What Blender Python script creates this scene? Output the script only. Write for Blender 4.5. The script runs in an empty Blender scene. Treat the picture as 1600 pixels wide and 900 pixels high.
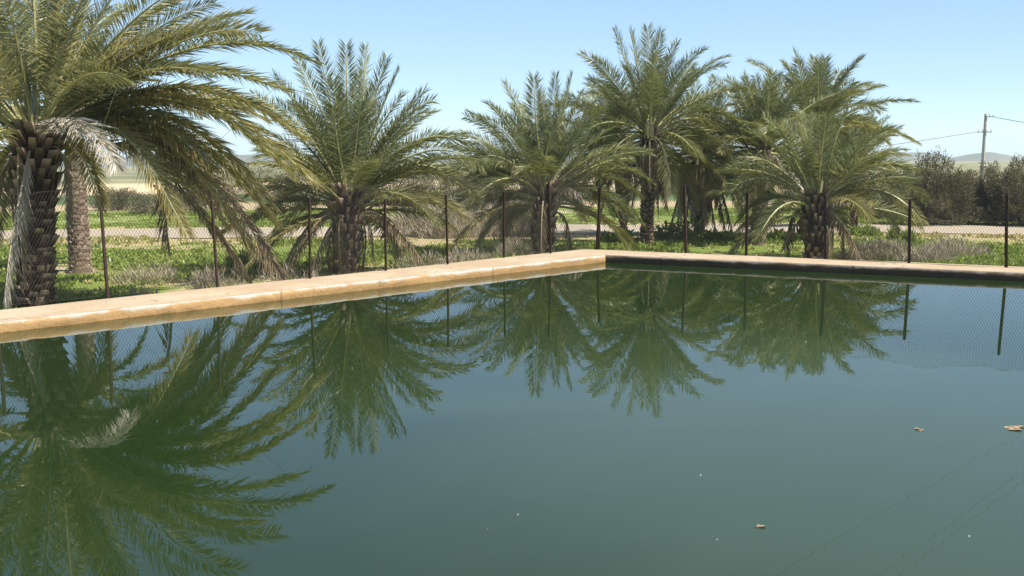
import bpy, math, random
import numpy as np
from mathutils import Vector, Matrix, noise as mnoise

random.seed(7)
rng = np.random.default_rng(7)
scene = bpy.context.scene
COL = scene.collection
D2R = math.radians

# ------------------------------------------------------------------ camera
FPX, PITCH, ROLL, CH = 1750.0, D2R(7.65), D2R(-0.425), 2.58
F_ = np.array([0, math.cos(PITCH), -math.sin(PITCH)])
U0 = np.array([0, math.sin(PITCH), math.cos(PITCH)])
R0 = np.array([1.0, 0, 0])
R_ = R0 * math.cos(ROLL) + U0 * math.sin(ROLL)
U_ = U0 * math.cos(ROLL) - R0 * math.sin(ROLL)
CAM = np.array([0, 0, CH])

def ray(x, y):
    return F_ + R_ * ((x - 800) / FPX) - U_ * ((y - 450) / FPX)
def on_z(x, y, z):            # where the sight line meets a level plane
    d = ray(x, y); return CAM + d * ((z - CH) / d[2])
def at_d(x, y, D):            # where the sight line is D metres out
    d = ray(x, y); return CAM + d * (D / d[1])

cam_data = bpy.data.cameras.new('camera')
cam = bpy.data.objects.new('camera', cam_data); COL.objects.link(cam)
M = Matrix(((R_[0], U_[0], -F_[0], 0), (R_[1], U_[1], -F_[1], 0), (R_[2], U_[2], -F_[2], CH), (0, 0, 0, 1)))
cam.matrix_world = M
cam_data.sensor_width = 36; cam_data.sensor_fit = 'HORIZONTAL'
cam_data.lens = FPX / 1600 * 36
cam_data.clip_start = 0.1; cam_data.clip_end = 9000
scene.camera = cam

# ------------------------------------------------------------------ light
SUN_EL, SUN_AZ = D2R(50), D2R(116)      # azimuth clockwise from +Y : sun stands to the right
world = bpy.data.worlds.new('World'); scene.world = world; world.use_nodes = True
wn = world.node_tree.nodes; wl = world.node_tree.links
bg = wn['Background']
sky = wn.new('ShaderNodeTexSky'); sky.sky_type = 'NISHITA'; sky.sun_disc = False
sky.sun_elevation = SUN_EL; sky.sun_rotation = SUN_AZ
sky.altitude = 300; sky.air_density = 0.5; sky.dust_density = 0.0; sky.ozone_density = 4.0
gm = wn.new('ShaderNodeGamma'); gm.inputs[1].default_value = 0.5; wl.new(sky.outputs[0], gm.inputs[0])
tint = wn.new('ShaderNodeVectorMath'); tint.operation = 'MULTIPLY'; tint.inputs[1].default_value = (1.72, 2.0, 2.12)
wl.new(gm.outputs[0], tint.inputs[0]); wl.new(tint.outputs[0], bg.inputs[0]); bg.inputs[1].default_value = 0.104
sd = bpy.data.lights.new('sun', 'SUN'); sd.energy = 5.0; sd.angle = D2R(0.53); sd.color = (1.0, 0.95, 0.86)
sun = bpy.data.objects.new('sun', sd); COL.objects.link(sun)
sdir = Vector((math.sin(SUN_AZ) * math.cos(SUN_EL), math.cos(SUN_AZ) * math.cos(SUN_EL), math.sin(SUN_EL)))
sun.rotation_euler = sdir.to_track_quat('Z', 'Y').to_euler()
sun.location = (20, 10, 40)
scene.view_settings.view_transform = 'Standard'; scene.view_settings.look = 'None'
scene.view_settings.exposure = 0.98; scene.view_settings.gamma = 1.0
scene.view_settings.use_curve_mapping = False
scene.cycles.max_bounces = 6; scene.cycles.transparent_max_bounces = 8
scene.cycles.use_denoising = True

# ------------------------------------------------------------------ materials
class NT:
    """a small node-tree writer"""
    def __init__(s, name):
        s.m = bpy.data.materials.new(name); s.m.use_nodes = True
        s.t = s.m.node_tree; s.n = s.t.nodes; s.l = s.t.links
        s.p = s.n['Principled BSDF']; s.out = s.n['Material Output']
    def node(s, typ, **kw):
        n = s.n.new(typ)
        for k, v in kw.items(): setattr(n, k, v)
        return n
    def put(s, sock, v):
        if isinstance(v, bpy.types.NodeSocket): s.l.new(v, sock)
        elif isinstance(v, (tuple, list)): sock.default_value = tuple(v) + ((1,) if len(v) == 3 and len(sock.default_value) == 4 else ())
        else: sock.default_value = v
    def pos(s):
        return s.node('ShaderNodeNewGeometry').outputs['Position']
    def xyz(s, v):
        n = s.node('ShaderNodeSeparateXYZ'); s.put(n.inputs[0], v); return n.outputs
    def mapped(s, v, scale, rot=(0, 0, 0)):
        n = s.node('ShaderNodeMapping'); s.put(n.inputs['Vector'], v)
        n.inputs['Scale'].default_value = scale; n.inputs['Rotation'].default_value = rot
        return n.outputs[0]
    def noise(s, v, scale, detail=4, rough=0.55, dist=0.0):
        n = s.node('ShaderNodeTexNoise'); s.put(n.inputs['Vector'], v)
        n.inputs['Scale'].default_value = scale; n.inputs['Detail'].default_value = detail
        n.inputs['Roughness'].default_value = rough; n.inputs['Distortion'].default_value = dist
        return n.outputs[0]
    def mix(s, f, a, b, typ='MIX'):
        n = s.node('ShaderNodeMix', data_type='RGBA', blend_type=typ)
        s.put(n.inputs['Factor'], f); s.put(n.inputs['A'], a); s.put(n.inputs['B'], b)
        return n.outputs['Result']
    def math(s, op, a, b=0.0, c=0.0, clamp=False):
        n = s.node('ShaderNodeMath', operation=op, use_clamp=clamp)
        s.put(n.inputs[0], a); s.put(n.inputs[1], b); s.put(n.inputs[2], c); return n.outputs[0]
    def step(s, v, lo, hi):
        n = s.node('ShaderNodeMapRange', interpolation_type='SMOOTHSTEP')
        s.put(n.inputs[0], v); n.inputs[1].default_value = lo; n.inputs[2].default_value = hi
        return n.outputs[0]
    def ramp(s, v, stops):
        n = s.node('ShaderNodeValToRGB'); s.put(n.inputs[0], v); e = n.color_ramp.elements
        while len(e) < len(stops): e.new(0.5)
        for el, (p, c) in zip(e, stops): el.position = p; el.color = tuple(c) + (1,)
        return n.outputs[0]
    def bump(s, h, strength, dist=0.02):
        n = s.node('ShaderNodeBump'); n.inputs['Strength'].default_value = strength; n.inputs['Distance'].default_value = dist
        s.put(n.inputs['Height'], h); return n.outputs[0]
    def set(s, **kw):
        names = {'color': 'Base Color', 'rough': 'Roughness', 'spec': 'Specular IOR Level', 'normal': 'Normal', 'ior': 'IOR', 'metal': 'Metallic'}
        for k, v in kw.items(): s.put(s.p.inputs[names[k]], v)
        return s

def leaf_material(name, stops, stalk, rough=0.42, trans=0.28, spec=0.4):
    t = NT(name)
    at = t.node('ShaderNodeAttribute', attribute_name='tone')
    sp = t.node('ShaderNodeSeparateColor'); t.put(sp.inputs[0], at.outputs['Color'])
    age = t.math('ADD', sp.outputs[0], t.math('MULTIPLY', t.math('SUBTRACT', sp.outputs[1], 0.5), 0.16), clamp=True)
    col = t.ramp(age, stops)
    val = t.math('MULTIPLY_ADD', sp.outputs[1], 0.5, 0.75)
    hs = t.node('ShaderNodeHueSaturation'); t.put(hs.inputs['Color'], col); t.put(hs.inputs['Value'], val)
    col = t.mix(sp.outputs[2], hs.outputs[0], stalk)
    t.set(color=col, rough=rough, spec=spec)
    tr = t.node('ShaderNodeBsdfTranslucent'); t.put(tr.inputs[0], t.mix(0.55, col, (0.36, 0.38, 0.09), 'MIX'))
    ms = t.node('ShaderNodeMixShader'); ms.inputs[0].default_value = trans
    t.l.new(t.p.outputs[0], ms.inputs[1]); t.l.new(tr.outputs[0], ms.inputs[2]); t.l.new(ms.outputs[0], t.out.inputs[0])
    return t.m

M_FROND = leaf_material('palm_leaf',
    [(0.0, (0.120, 0.145, 0.074)), (0.3, (0.195, 0.202, 0.088)), (0.45, (0.35, 0.305, 0.12)), (0.72, (0.30, 0.225, 0.11)), (1.0, (0.40, 0.35, 0.28))],
    (0.42, 0.40, 0.19), 0.36, 0.30, 0.45)
M_DEAD = leaf_material('dead_palm_leaf', [(0.0, (0.17, 0.12, 0.07)), (0.5, (0.30, 0.22, 0.13)), (1.0, (0.47, 0.425, 0.36))], (0.33, 0.27, 0.18), 0.7, 0.15, 0.2)
M_GRASS = leaf_material('green_weeds', [(0.0, (0.110, 0.180, 0.036)), (0.5, (0.24, 0.30, 0.06)), (0.8, (0.40, 0.36, 0.15)), (1.0, (0.45, 0.36, 0.20))], (0.7, 0.7, 0.6), 0.6, 0.35, 0.25)
M_BUSH = leaf_material('tamarisk_twigs', [(0.0, (0.055, 0.052, 0.030)), (0.5, (0.115, 0.100, 0.060)), (1.0, (0.20, 0.17, 0.115))], (0.09, 0.07, 0.05), 0.8, 0.12, 0.15)
M_DRY = leaf_material('dry_twigs', [(0.0, (0.24, 0.185, 0.145)), (0.5, (0.36, 0.295, 0.23)), (1.0, (0.48, 0.42, 0.32))], (0.2, 0.15, 0.1), 0.85, 0.1, 0.1)

def trunk_material(name, dark, light):
    t = NT(name); p = t.pos()
    at = t.node('ShaderNodeAttribute', attribute_name='tone')
    sp = t.node('ShaderNodeSeparateColor'); t.put(sp.inputs[0], at.outputs['Color'])
    n = t.noise(t.mapped(p, (14, 14, 40)), 1.0, 5, 0.65)
    c = t.mix(t.math('MULTIPLY_ADD', n, 0.45, t.math('MULTIPLY_ADD', sp.outputs[0], 1.0, -0.22), clamp=True), dark, light)
    t.set(color=c, rough=0.9, spec=0.15, normal=t.bump(n, 0.7, 0.03)); return t.m
M_TRUNK = trunk_material('palm_bark_brown', (0.026, 0.017, 0.012), (0.56, 0.41, 0.29))
M_TRUNK_GREY = trunk_material('palm_bark_grey', (0.12, 0.085, 0.06), (0.58, 0.46, 0.36))
M_STEM = trunk_material('bush_bark', (0.05, 0.04, 0.03), (0.14, 0.11, 0.08))

t = NT('deck_concrete'); p = t.pos()
n1 = t.noise(p, 0.9, 5, 0.6); n2 = t.noise(p, 7, 6, 0.7); n3 = t.noise(p, 60, 3, 0.6)
c = t.mix(t.step(n1, 0.35, 0.7), (0.36, 0.265, 0.172), (0.42, 0.335, 0.235))
c = t.mix(t.math('MULTIPLY', t.step(n2, 0.52, 0.75), 0.55), c, (0.45, 0.37, 0.27))
c = t.mix(t.math('MULTIPLY', t.step(n2, 0.46, 0.28), 0.35), c, (0.32, 0.175, 0.085))
vo = t.node('ShaderNodeTexVoronoi', feature='DISTANCE_TO_EDGE'); vo.inputs['Scale'].default_value = 0.55
wp = t.node('ShaderNodeVectorMath', operation='ADD'); t.put(wp.inputs[0], p)
nz = t.node('ShaderNodeTexNoise'); nz.inputs['Scale'].default_value = 2.5; nz.inputs['Detail'].default_value = 4; t.put(nz.inputs['Vector'], p); t.put(wp.inputs[1], nz.outputs['Color']); t.put(vo.inputs['Vector'], wp.outputs[0])
crack = t.math('MULTIPLY', t.step(vo.outputs['Distance'], 0.012, 0.003), t.step(n1, 0.42, 0.6))
c = t.mix(t.math('MULTIPLY', crack, 0.7), c, (0.12, 0.075, 0.045))
st = t.noise(t.mapped(p, (1.6, 1.6, 1)), 1.0, 6, 0.75); c = t.mix(t.math('MULTIPLY', t.step(st, 0.56, 0.7), 0.45), c, (0.30, 0.235, 0.17))
t.set(color=c, rough=0.9, spec=0.2, normal=t.bump(t.math('ADD', n2, t.math('MULTIPLY', n3, 0.5)), 0.5, 0.02)); M_DECK = t.m

def rim_material(name, white, ochre, wet):
    t = NT(name); p = t.pos(); z = t.xyz(p)[2]
    n = t.noise(p, 3.0, 6, 0.65); nf = t.noise(p, 22, 5, 0.7)
    hz = t.math('ADD', z, t.math('MULTIPLY', t.math('SUBTRACT', n, 0.5), 0.24))
    hz = t.math('ADD', hz, t.math('MULTIPLY', t.math('SUBTRACT', nf, 0.5), 0.05))
    c = t.mix(t.step(hz, 0.095, 0.145), ochre, white)
    c = t.mix(t.math('MULTIPLY', t.step(nf, 0.55, 0.7), 0.5), c, tuple(x * 0.62 for x in ochre))
    c = t.mix(t.step(t.math('ADD', z, t.math('MULTIPLY', nf, 0.03)), 0.035, 0.012), c, wet)
    # casting joints every 2.7 m
    fr = t.math('FRACT', t.math('MULTIPLY_ADD', t.math('ADD', t.math('MULTIPLY', t.xyz(p)[0], 0.80), t.math('MULTIPLY', nf, 0.05)), 0.37, 0.1))
    c = t.mix(t.math('MULTIPLY', t.math('LESS_THAN', fr, 0.009), 0.45), c, tuple(x * 0.3 for x in ochre))
    vs = t.noise(t.mapped(p, (5, 5, 0.5)), 1.0, 4, 0.7)
    c = t.mix(t.math('MULTIPLY', t.step(vs, 0.55, 0.72), 0.4), c, tuple(x * 0.5 for x in ochre))
    t.set(color=c, rough=0.8, spec=0.25, normal=t.bump(t.math('ADD', n, nf), 0.7, 0.02)); return t.m
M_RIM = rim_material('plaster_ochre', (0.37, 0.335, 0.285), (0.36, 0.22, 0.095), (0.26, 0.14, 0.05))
M_RIM_DARK = rim_material('plaster_shade_tinted', (0.20, 0.17, 0.14), (0.085, 0.055, 0.032), (0.04, 0.024, 0.015))  # left wall's stained plaster again, with shade painted in as darker colours

t = NT('pool_water'); p = t.pos()
n = t.noise(p, 0.22, 4, 0.55, 0.6)
px_ = t.xyz(p)
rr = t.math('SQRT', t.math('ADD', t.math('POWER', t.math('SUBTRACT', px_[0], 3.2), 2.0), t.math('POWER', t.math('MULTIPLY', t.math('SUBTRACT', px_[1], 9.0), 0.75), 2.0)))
pale_patch = t.step(t.math('ADD', rr, t.math('MULTIPLY', t.math('SUBTRACT', n, 0.5), 7.0)), 6.0, 1.5)      # uneven patch where the water colour turns paler and milkier
c = t.mix(pale_patch, (0.0115, 0.0245, 0.0066), (0.030, 0.049, 0.0235))
w1 = t.noise(t.mapped(p, (1.6, 2.6, 1)), 1.0, 2, 0.5); w2 = t.noise(p, 9, 2, 0.5)
h = t.math('ADD', w1, t.math('MULTIPLY', w2, 0.10))
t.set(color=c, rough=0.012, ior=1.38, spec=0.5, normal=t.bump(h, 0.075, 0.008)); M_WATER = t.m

t = NT('rusty_steel'); p = t.pos(); n = t.noise(p, 30, 5, 0.7)
t.set(color=t.mix(n, (0.018, 0.010, 0.008), (0.055, 0.026, 0.018)), rough=0.75, spec=0.3, normal=t.bump(n, 0.3, 0.01)); M_RUST = t.m
t = NT('weathered_wire'); p = t.pos(); n = t.noise(p, 4, 4, 0.7)
t.set(color=t.mix(n, (0.03, 0.026, 0.022), (0.08, 0.065, 0.05)), rough=0.6, spec=0.4); M_WIRE = t.m
t = NT('weathered_pole_concrete'); p = t.pos(); n = t.noise(t.mapped(p, (3, 3, 1)), 2, 5, 0.7)
t.set(color=t.mix(n, (0.26, 0.24, 0.22), (0.42, 0.40, 0.37)), rough=0.85, spec=0.2); M_POLE = t.m
t = NT('dark_cable'); t.set(color=(0.035, 0.035, 0.035), rough=0.6); M_CABLE = t.m
t = NT('dead_leaf_scum'); p = t.pos(); n = t.noise(p, 30, 4, 0.7)
t.set(color=t.mix(n, (0.20, 0.12, 0.065), (0.42, 0.31, 0.19)), rough=0.8, spec=0.2); M_DEBRIS = t.m
t = NT('pale_petal'); t.set(color=(0.75, 0.75, 0.72), rough=0.7); M_PETAL = t.m
t = NT('cream_flower'); p = t.pos(); n = t.noise(p, 25, 3, 0.6)
t.set(color=t.mix(n, (0.50, 0.42, 0.17), (0.72, 0.66, 0.38)), rough=0.7); M_FLOWER = t.m

# ground colours follow the fields that lie there: weeds by the pool, bare strip, field, sand, far plain
t = NT('field_soil'); p = t.pos(); x_, y_, z_ = t.xyz(p)
nA = t.noise(p, 0.16, 6, 0.6); nB = t.noise(p, 0.9, 6, 0.7); nC = t.noise(p, 9, 5, 0.7)
nW = t.noise(t.mapped(p, (0.05, 0.12, 1)), 1.0, 5, 0.6)
soil = t.mix(nC, (0.30, 0.215, 0.125), (0.50, 0.39, 0.25))
weed = t.mix(nC, (0.10, 0.15, 0.03), (0.22, 0.27, 0.055))
drygrass = t.mix(nC, (0.30, 0.26, 0.10), (0.46, 0.38, 0.19))
yw = t.math('ADD', y_, t.math('MULTIPLY', t.math('SUBTRACT', nA, 0.5), 7))
green = t.step(t.math('ADD', nA, t.math('MULTIPLY', nB, 0.5)), 0.62, 0.80)
near = t.mix(green, t.mix(t.step(nB, 0.4, 0.6), soil, drygrass), weed)
strip = t.mix(t.step(nB, 0.35, 0.65), drygrass, soil)
c = t.mix(t.step(yw, 35, 38.5), near, strip)
field = t.mix(t.step(nB, 0.50, 0.66), weed, t.mix(0.35, soil, (0.62, 0.55, 0.42)))
c = t.mix(t.step(yw, 47.5, 50), c, field)
c = t.mix(t.step(yw, 66, 69), c, soil)
c = t.mix(t.step(yw, 74, 78), c, (0.10, 0.15, 0.06))
c = t.mix(t.step(yw, 93, 99), c, t.mix(nB, (0.50, 0.39, 0.23), (0.58, 0.46, 0.29)))
far = t.mix(t.step(nW, 0.38, 0.55), (0.30, 0.26, 0.16), (0.14, 0.15, 0.075))
c = t.mix(t.step(yw, 135, 175), c, far)
t.set(color=c, rough=0.95, spec=0.1, normal=t.bump(t.math('ADD', nC, nB), 0.8, 0.08)); M_SOIL = t.m
t = NT('dirt_track'); p = t.pos(); nB = t.noise(t.mapped(p, (0.5, 2.2, 1)), 1.0, 6, 0.7); nC = t.noise(p, 12, 4, 0.7)
c = t.mix(nB, (0.25, 0.205, 0.155), (0.38, 0.32, 0.25))
t.set(color=t.mix(t.math('MULTIPLY', nC, 0.5), c, (0.44, 0.36, 0.26)), rough=0.95, spec=0.1, normal=t.bump(nC, 0.5, 0.04)); M_ROAD = t.m
t = NT('hill_rock'); p = t.pos(); nB = t.noise(p, 0.012, 6, 0.65); nC = t.noise(p, 0.06, 5, 0.7)
c = t.mix(nB, (0.085, 0.085, 0.062), (0.15, 0.14, 0.105)); c = t.mix(t.step(nC, 0.45, 0.6), c, (0.06, 0.07, 0.045))
t.set(color=c, rough=0.95, spec=0.05); M_HILL = t.m

# ------------------------------------------------------------------ object helpers
def link(o, parent=None):
    COL.objects.link(o)
    if parent is not None: o.parent = parent
    return o
def empty(name, loc):
    o = bpy.data.objects.new(name, None); o.location = Vector(loc); o.empty_display_size = 0.2
    return link(o)
def tag(o, label=None, cat=None, group=None, kind=None):
    if label: o['label'] = label
    if cat: o['category'] = cat
    if group: o['group'] = group
    if kind: o['kind'] = kind
    return o

class MB:
    """collects vertices, faces and a tone colour per vertex; builds ONE mesh object"""
    def __init__(s): s.v = []; s.f3 = []; s.f4 = []; s.c = []; s.n = 0
    def add(s, v, f3=None, f4=None, tone=(0.5, 0.5, 0)):
        v = np.asarray(v, float).reshape(-1, 3)
        if f3 is not None and len(f3): s.f3.append(np.asarray(f3, int).reshape(-1, 3) + s.n)
        if f4 is not None and len(f4): s.f4.append(np.asarray(f4, int).reshape(-1, 4) + s.n)
        tone = np.asarray(tone, float)
        s.c.append(np.tile(tone, (len(v), 1)) if tone.ndim == 1 else tone)
        s.v.append(v); s.n += len(v)
    def tube(s, pts, radii, sides=5, tone=(0.5, 0.5, 1), cap=True):
        pts = np.asarray(pts, float); n = len(pts); radii = np.broadcast_to(np.asarray(radii, float), (n,))
        T = np.gradient(pts, axis=0); T /= np.linalg.norm(T, axis=1)[:, None] + 1e-9
        ref = np.array([0, 0, 1.0]) if abs(T[:, 2]).mean() < 0.8 else np.array([1.0, 0, 0])
        A = np.cross(T, ref); A /= np.linalg.norm(A, axis=1)[:, None] + 1e-9; B = np.cross(T, A)
        a = np.arange(sides) * 2 * math.pi / sides
        V = pts[:, None] + (A[:, None] * np.cos(a)[None, :, None] + B[:, None] * np.sin(a)[None, :, None]) * radii[:, None, None]
        i, j = np.meshgrid(np.arange(n - 1), np.arange(sides), indexing='ij'); k = (j + 1) % sides
        F = np.stack([i * sides + j, i * sides + k, (i + 1) * sides + k, (i + 1) * sides + j], -1).reshape(-1, 4)
        V = V.reshape(-1, 3); f3 = []
        if cap:
            V = np.vstack([V, pts[:1], pts[-1:]]); a0, b0 = n * sides, n * sides + 1
            f3 = [(a0, (q + 1) % sides, q) for q in range(sides)] + [(b0, (n - 1) * sides + q, (n - 1) * sides + (q + 1) % sides) for q in range(sides)]
        s.add(V, f3, F, tone)
    def box(s, c, size, axes=None, tone=(0.5, 0.5, 0)):
        c = np.asarray(c, float); h = np.asarray(size, float) / 2
        A = np.eye(3) if axes is None else np.asarray(axes, float)
        V = np.array([c + A[0] * h[0] * i + A[1] * h[1] * j + A[2] * h[2] * k for i in (-1, 1) for j in (-1, 1) for k in (-1, 1)])
        s.add(V, None, [(0, 1, 3, 2), (4, 6, 7, 5), (0, 4, 5, 1), (2, 3, 7, 6), (0, 2, 6, 4), (1, 5, 7, 3)], tone)
    def build(s, name, mat, parent=None, smooth=False, origin=None):
        V = np.vstack(s.v); C = np.vstack(s.c)
        org = np.zeros(3)
        if parent is not None: org = np.array(parent.location)
        elif origin is not None: org = np.asarray(origin, float)
        V = V - org
        F3 = np.vstack(s.f3) if s.f3 else np.zeros((0, 3), int); F4 = np.vstack(s.f4) if s.f4 else np.zeros((0, 4), int)
        me = bpy.data.meshes.new(name)
        me.vertices.add(len(V)); me.vertices.foreach_set('co', V.astype(np.float32).ravel())
        nl = F3.size + F4.size; me.loops.add(nl)
        me.loops.foreach_set('vertex_index', np.concatenate([F3.ravel(), F4.ravel()]).astype(np.int32))
        npoly = len(F3) + len(F4); me.polygons.add(npoly)
        st = np.concatenate([np.arange(len(F3)) * 3, F3.size + np.arange(len(F4)) * 4]).astype(np.int32)
        me.polygons.foreach_set('loop_start', st)
        me.polygons.foreach_set('use_smooth', np.full(npoly, smooth))
        me.update(calc_edges=True); me.validate()
        at = me.attributes.new('tone', 'FLOAT_COLOR', 'POINT')
        at.data.foreach_set('color', np.hstack([C, np.ones((len(C), 1))]).astype(np.float32).ravel())
        me.materials.append(mat)
        o = bpy.data.objects.new(name, me)
        if parent is None and origin is not None: o.location = Vector(org)
        return link(o, parent)

# ------------------------------------------------------------------ terrain
def gz(x, y):
    """height of the land: 0.6 m under the pool water, falling away into a broad valley"""
    d = math.hypot(x, y)
    s = min(max((d - 30) / 1500, 0), 1)
    z = -0.62 - 0.30 * min(max((d - 32) / 30, 0), 1) - 30 * s ** 1.05
    w = min(max((d - 8) / 25, 0), 1)
    z += w * 0.07 * mnoise.noise(Vector((x * 0.25, y * 0.25, 3))) + min(d / 400, 1) * 1.0 * mnoise.noise(Vector((x * 0.012, y * 0.012, 9)))
    return z
rad = [0.0] + list(np.geomspace(4, 1640, 80))
NA = 200
V = [(0, 0, gz(0, 0))]; F3 = []; F4 = []
for i, r in enumerate(rad[1:]):
    for k in range(NA):
        a = 2 * math.pi * k / NA; x, y = r * math.cos(a), r * math.sin(a); V.append((x, y, gz(x, y)))
for k in range(NA): F3.append((0, 1 + k, 1 + (k + 1) % NA))
for i in range(len(rad) - 2):
    for k in range(NA):
        a = 1 + i * NA; k2 = (k + 1) % NA
        F4.append((a + k, a + NA + k, a + NA + k2, a + k2))
b = MB(); b.add(V, F3, F4); tag(b.build('ground', M_SOIL, smooth=True), kind='structure')

# dirt road behind the fence
b = MB(); xs = np.linspace(-90, 90, 160); V = []
for x in xs:
    yc = 43.0 - 0.035 * x + 0.6 * math.sin(x * 0.09); hw = 3.3 - 0.012 * x
    for q in (-1, -0.33, 0.33, 1):
        y = yc + q * hw + (0.35 * mnoise.noise(Vector((x * 0.5, q * 9, 0))) if abs(q) == 1 else 0)
        V.append((x, y, gz(x, y) + 0.03))
F = [(i * 4 + j, i * 4 + 4 + j, i * 4 + 5 + j, i * 4 + 1 + j) for i in range(len(xs) - 1) for j in range(3)]
b.add(V, None, F); tag(b.build('dirt_road', M_ROAD, smooth=True), kind='structure')

# hills on the far side of the valley
b = MB(); na, nr = 420, 26; V = []
prof = [(-400, 246), (0, 246), (200, 250), (450, 244), (640, 250), (850, 243), (1080, 246), (1250, 250), (1400, 244), (1450, 242), (1487, 251), (1515, 245), (1548, 242), (1575, 247), (1605, 253), (1700, 248), (2000, 244)]
for i in range(na):
    px = -400 + 2400 * i / (na - 1)
    top = np.interp(px, [q[0] for q in prof], [q[1] for q in prof])
    c = at_d(px, top - 5, 1500)
    for j in range(nr):
        q = j / (nr - 1)
        r = 0.80 + 0.40 * q
        hgt = (1 - abs(2 * q - 1)) ** 0.8
        x, y = c[0] * r, c[1] * r
        z = -45 + (c[2] + 45) * hgt + 9 * hgt * (1 - hgt) * mnoise.fractal(Vector((x * 0.006, y * 0.006, 1)), 1.0, 2.0, 5) + 0.8 * mnoise.noise(Vector((x * 0.03, y * 0.03, 5)))
        V.append((x, y, z))
F = [(i * nr + j, (i + 1) * nr + j, (i + 1) * nr + j + 1, i * nr + j + 1) for i in range(na - 1) for j in range(nr - 1)]
b.add(V, None, F); tag(b.build('hills', M_HILL, smooth=True), kind='structure')

# ------------------------------------------------------------------ pool
ZD = 0.145
def xy(v): return np.array(v[:2], float)
E0, EC, E1 = xy(on_z(0, 504, ZD)), xy(on_z(946, 398.8, ZD)), xy(on_z(1600, 427, ZD))
uL = (E0 - EC) / np.linalg.norm(E0 - EC); uR = (E1 - EC) / np.linalg.norm(E1 - EC)
nL = np.array([uL[1], -uL[0]]); nL = nL if np.dot(nL, -EC) > 0 else -nL       # towards the water
nR = np.array([uR[1], -uR[0]]); nR = nR if np.dot(nR, -EC) > 0 else -nR
LL, LR = 22.0, 22.0
EL, ER = EC + uL * LL, EC + uR * LR
def offs(a, b_):                       # corner point shifted a past the left edge and b past the right edge (along the inward normals)
    A = np.array([nL, nR]); return EC + np.linalg.solve(A, np.array([a, b_]))
POSTS = [(158, 326, 168.4, 465), (331, 313, 340, 448), (483.4, 309, 484.6, 434.6), (601.6, 311.3, 602.9, 422.6), (696.9, 303.8, 699.5, 412.6), (787.4, 299.6, 787.4, 402), (856.9, 285, 860.2, 395.5), (938, 292, 931.5, 389.5),
         (1068.4, 289, 1071.3, 395.2), (1167.6, 301, 1165.3, 399), (1288.7, 305.4, 1288.7, 404), (1421.4, 313, 1420, 410.8), (1572.9, 303.7, 1571.8, 418)]
PB = [on_z(q[2], q[3], ZD) for q in POSTS]
def linefit(ps):
    ps = np.array(ps)[:, :2]; c = ps.mean(0); u = np.linalg.svd(ps - c)[2][0]; return c, u
cL, dL = linefit(PB[:8]); cR, dR = linefit(PB[7:])
wL = np.dot(cL - EC, -nL) + 0.09; wR = np.dot(cR - EC, -nR) + 0.09            # deck widths
nearY = 3.2
Wc = EC
# water: one sheet inside the rim
def near_pt(p, u):
    return p
waterpoly = [offs(-0.06, -0.06), EL - nL * 0.06, np.array([EL[0], nearY - 0.06]), np.array([ER[0], nearY - 0.06]), ER - nR * 0.06]
b = MB(); V = [(q[0], q[1], 0.0) for q in waterpoly]
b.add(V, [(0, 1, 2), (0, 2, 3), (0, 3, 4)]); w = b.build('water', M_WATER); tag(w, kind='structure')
# deck: paved strip round the pool as one slab, near side included
gapw = 0.115
inner = [EL - nL * gapw, offs(-gapw, -gapw), ER - nR * gapw]
outer = [EL - nL * wL, offs(-wL, -wR), ER - nR * wR]
b = MB()
def strip(a0, a1, b0, b1, n):          # slab between inner edge a and outer edge b
    tt = np.linspace(0, 1, n)[:, None]; A = a0 + (a1 - a0) * tt; B = b0 + (b1 - b0) * tt; V = []
    for k in range(n):
        j = 0.012 * mnoise.noise(Vector((A[k][0] * 1.3, A[k][1] * 1.3, 0)))
        o = 0.05 * mnoise.noise(Vector((B[k][0] * 0.9, B[k][1] * 0.9, 4)))
        d = (B[k] - A[k]) / np.linalg.norm(B[k] - A[k])
        a_, b2 = A[k] + d * j, B[k] + d * o; m = a_ * 0.5 + b2 * 0.5
        V += [(*a_, -0.9), (*a_, ZD - 0.004), (*m, ZD + 0.004), (*b2, ZD - 0.006), (*(b2 + d * 0.01), -1.0)]
    F = [(k * 5 + q, k * 5 + q + 1, k * 5 + q + 6, k * 5 + q + 5) for k in range(n - 1) for q in range(4)]
    b.add(V, None, F)
strip(inner[0], inner[1], outer[0], outer[1], 90)
strip(inner[1], inner[2], outer[1], outer[2], 90)
V = [(EL[0] - 3, nearY, -0.9), (ER[0] + 3, nearY, -0.9), (ER[0] + 3, nearY, ZD), (EL[0] - 3, nearY, ZD), (ER[0] + 3, -6, ZD), (EL[0] - 3, -6, ZD)]
b.add(V, None, [(0, 1, 2, 3), (3, 2, 4, 5)])
tag(b.build('pool_deck', M_DECK), kind='structure')

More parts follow.
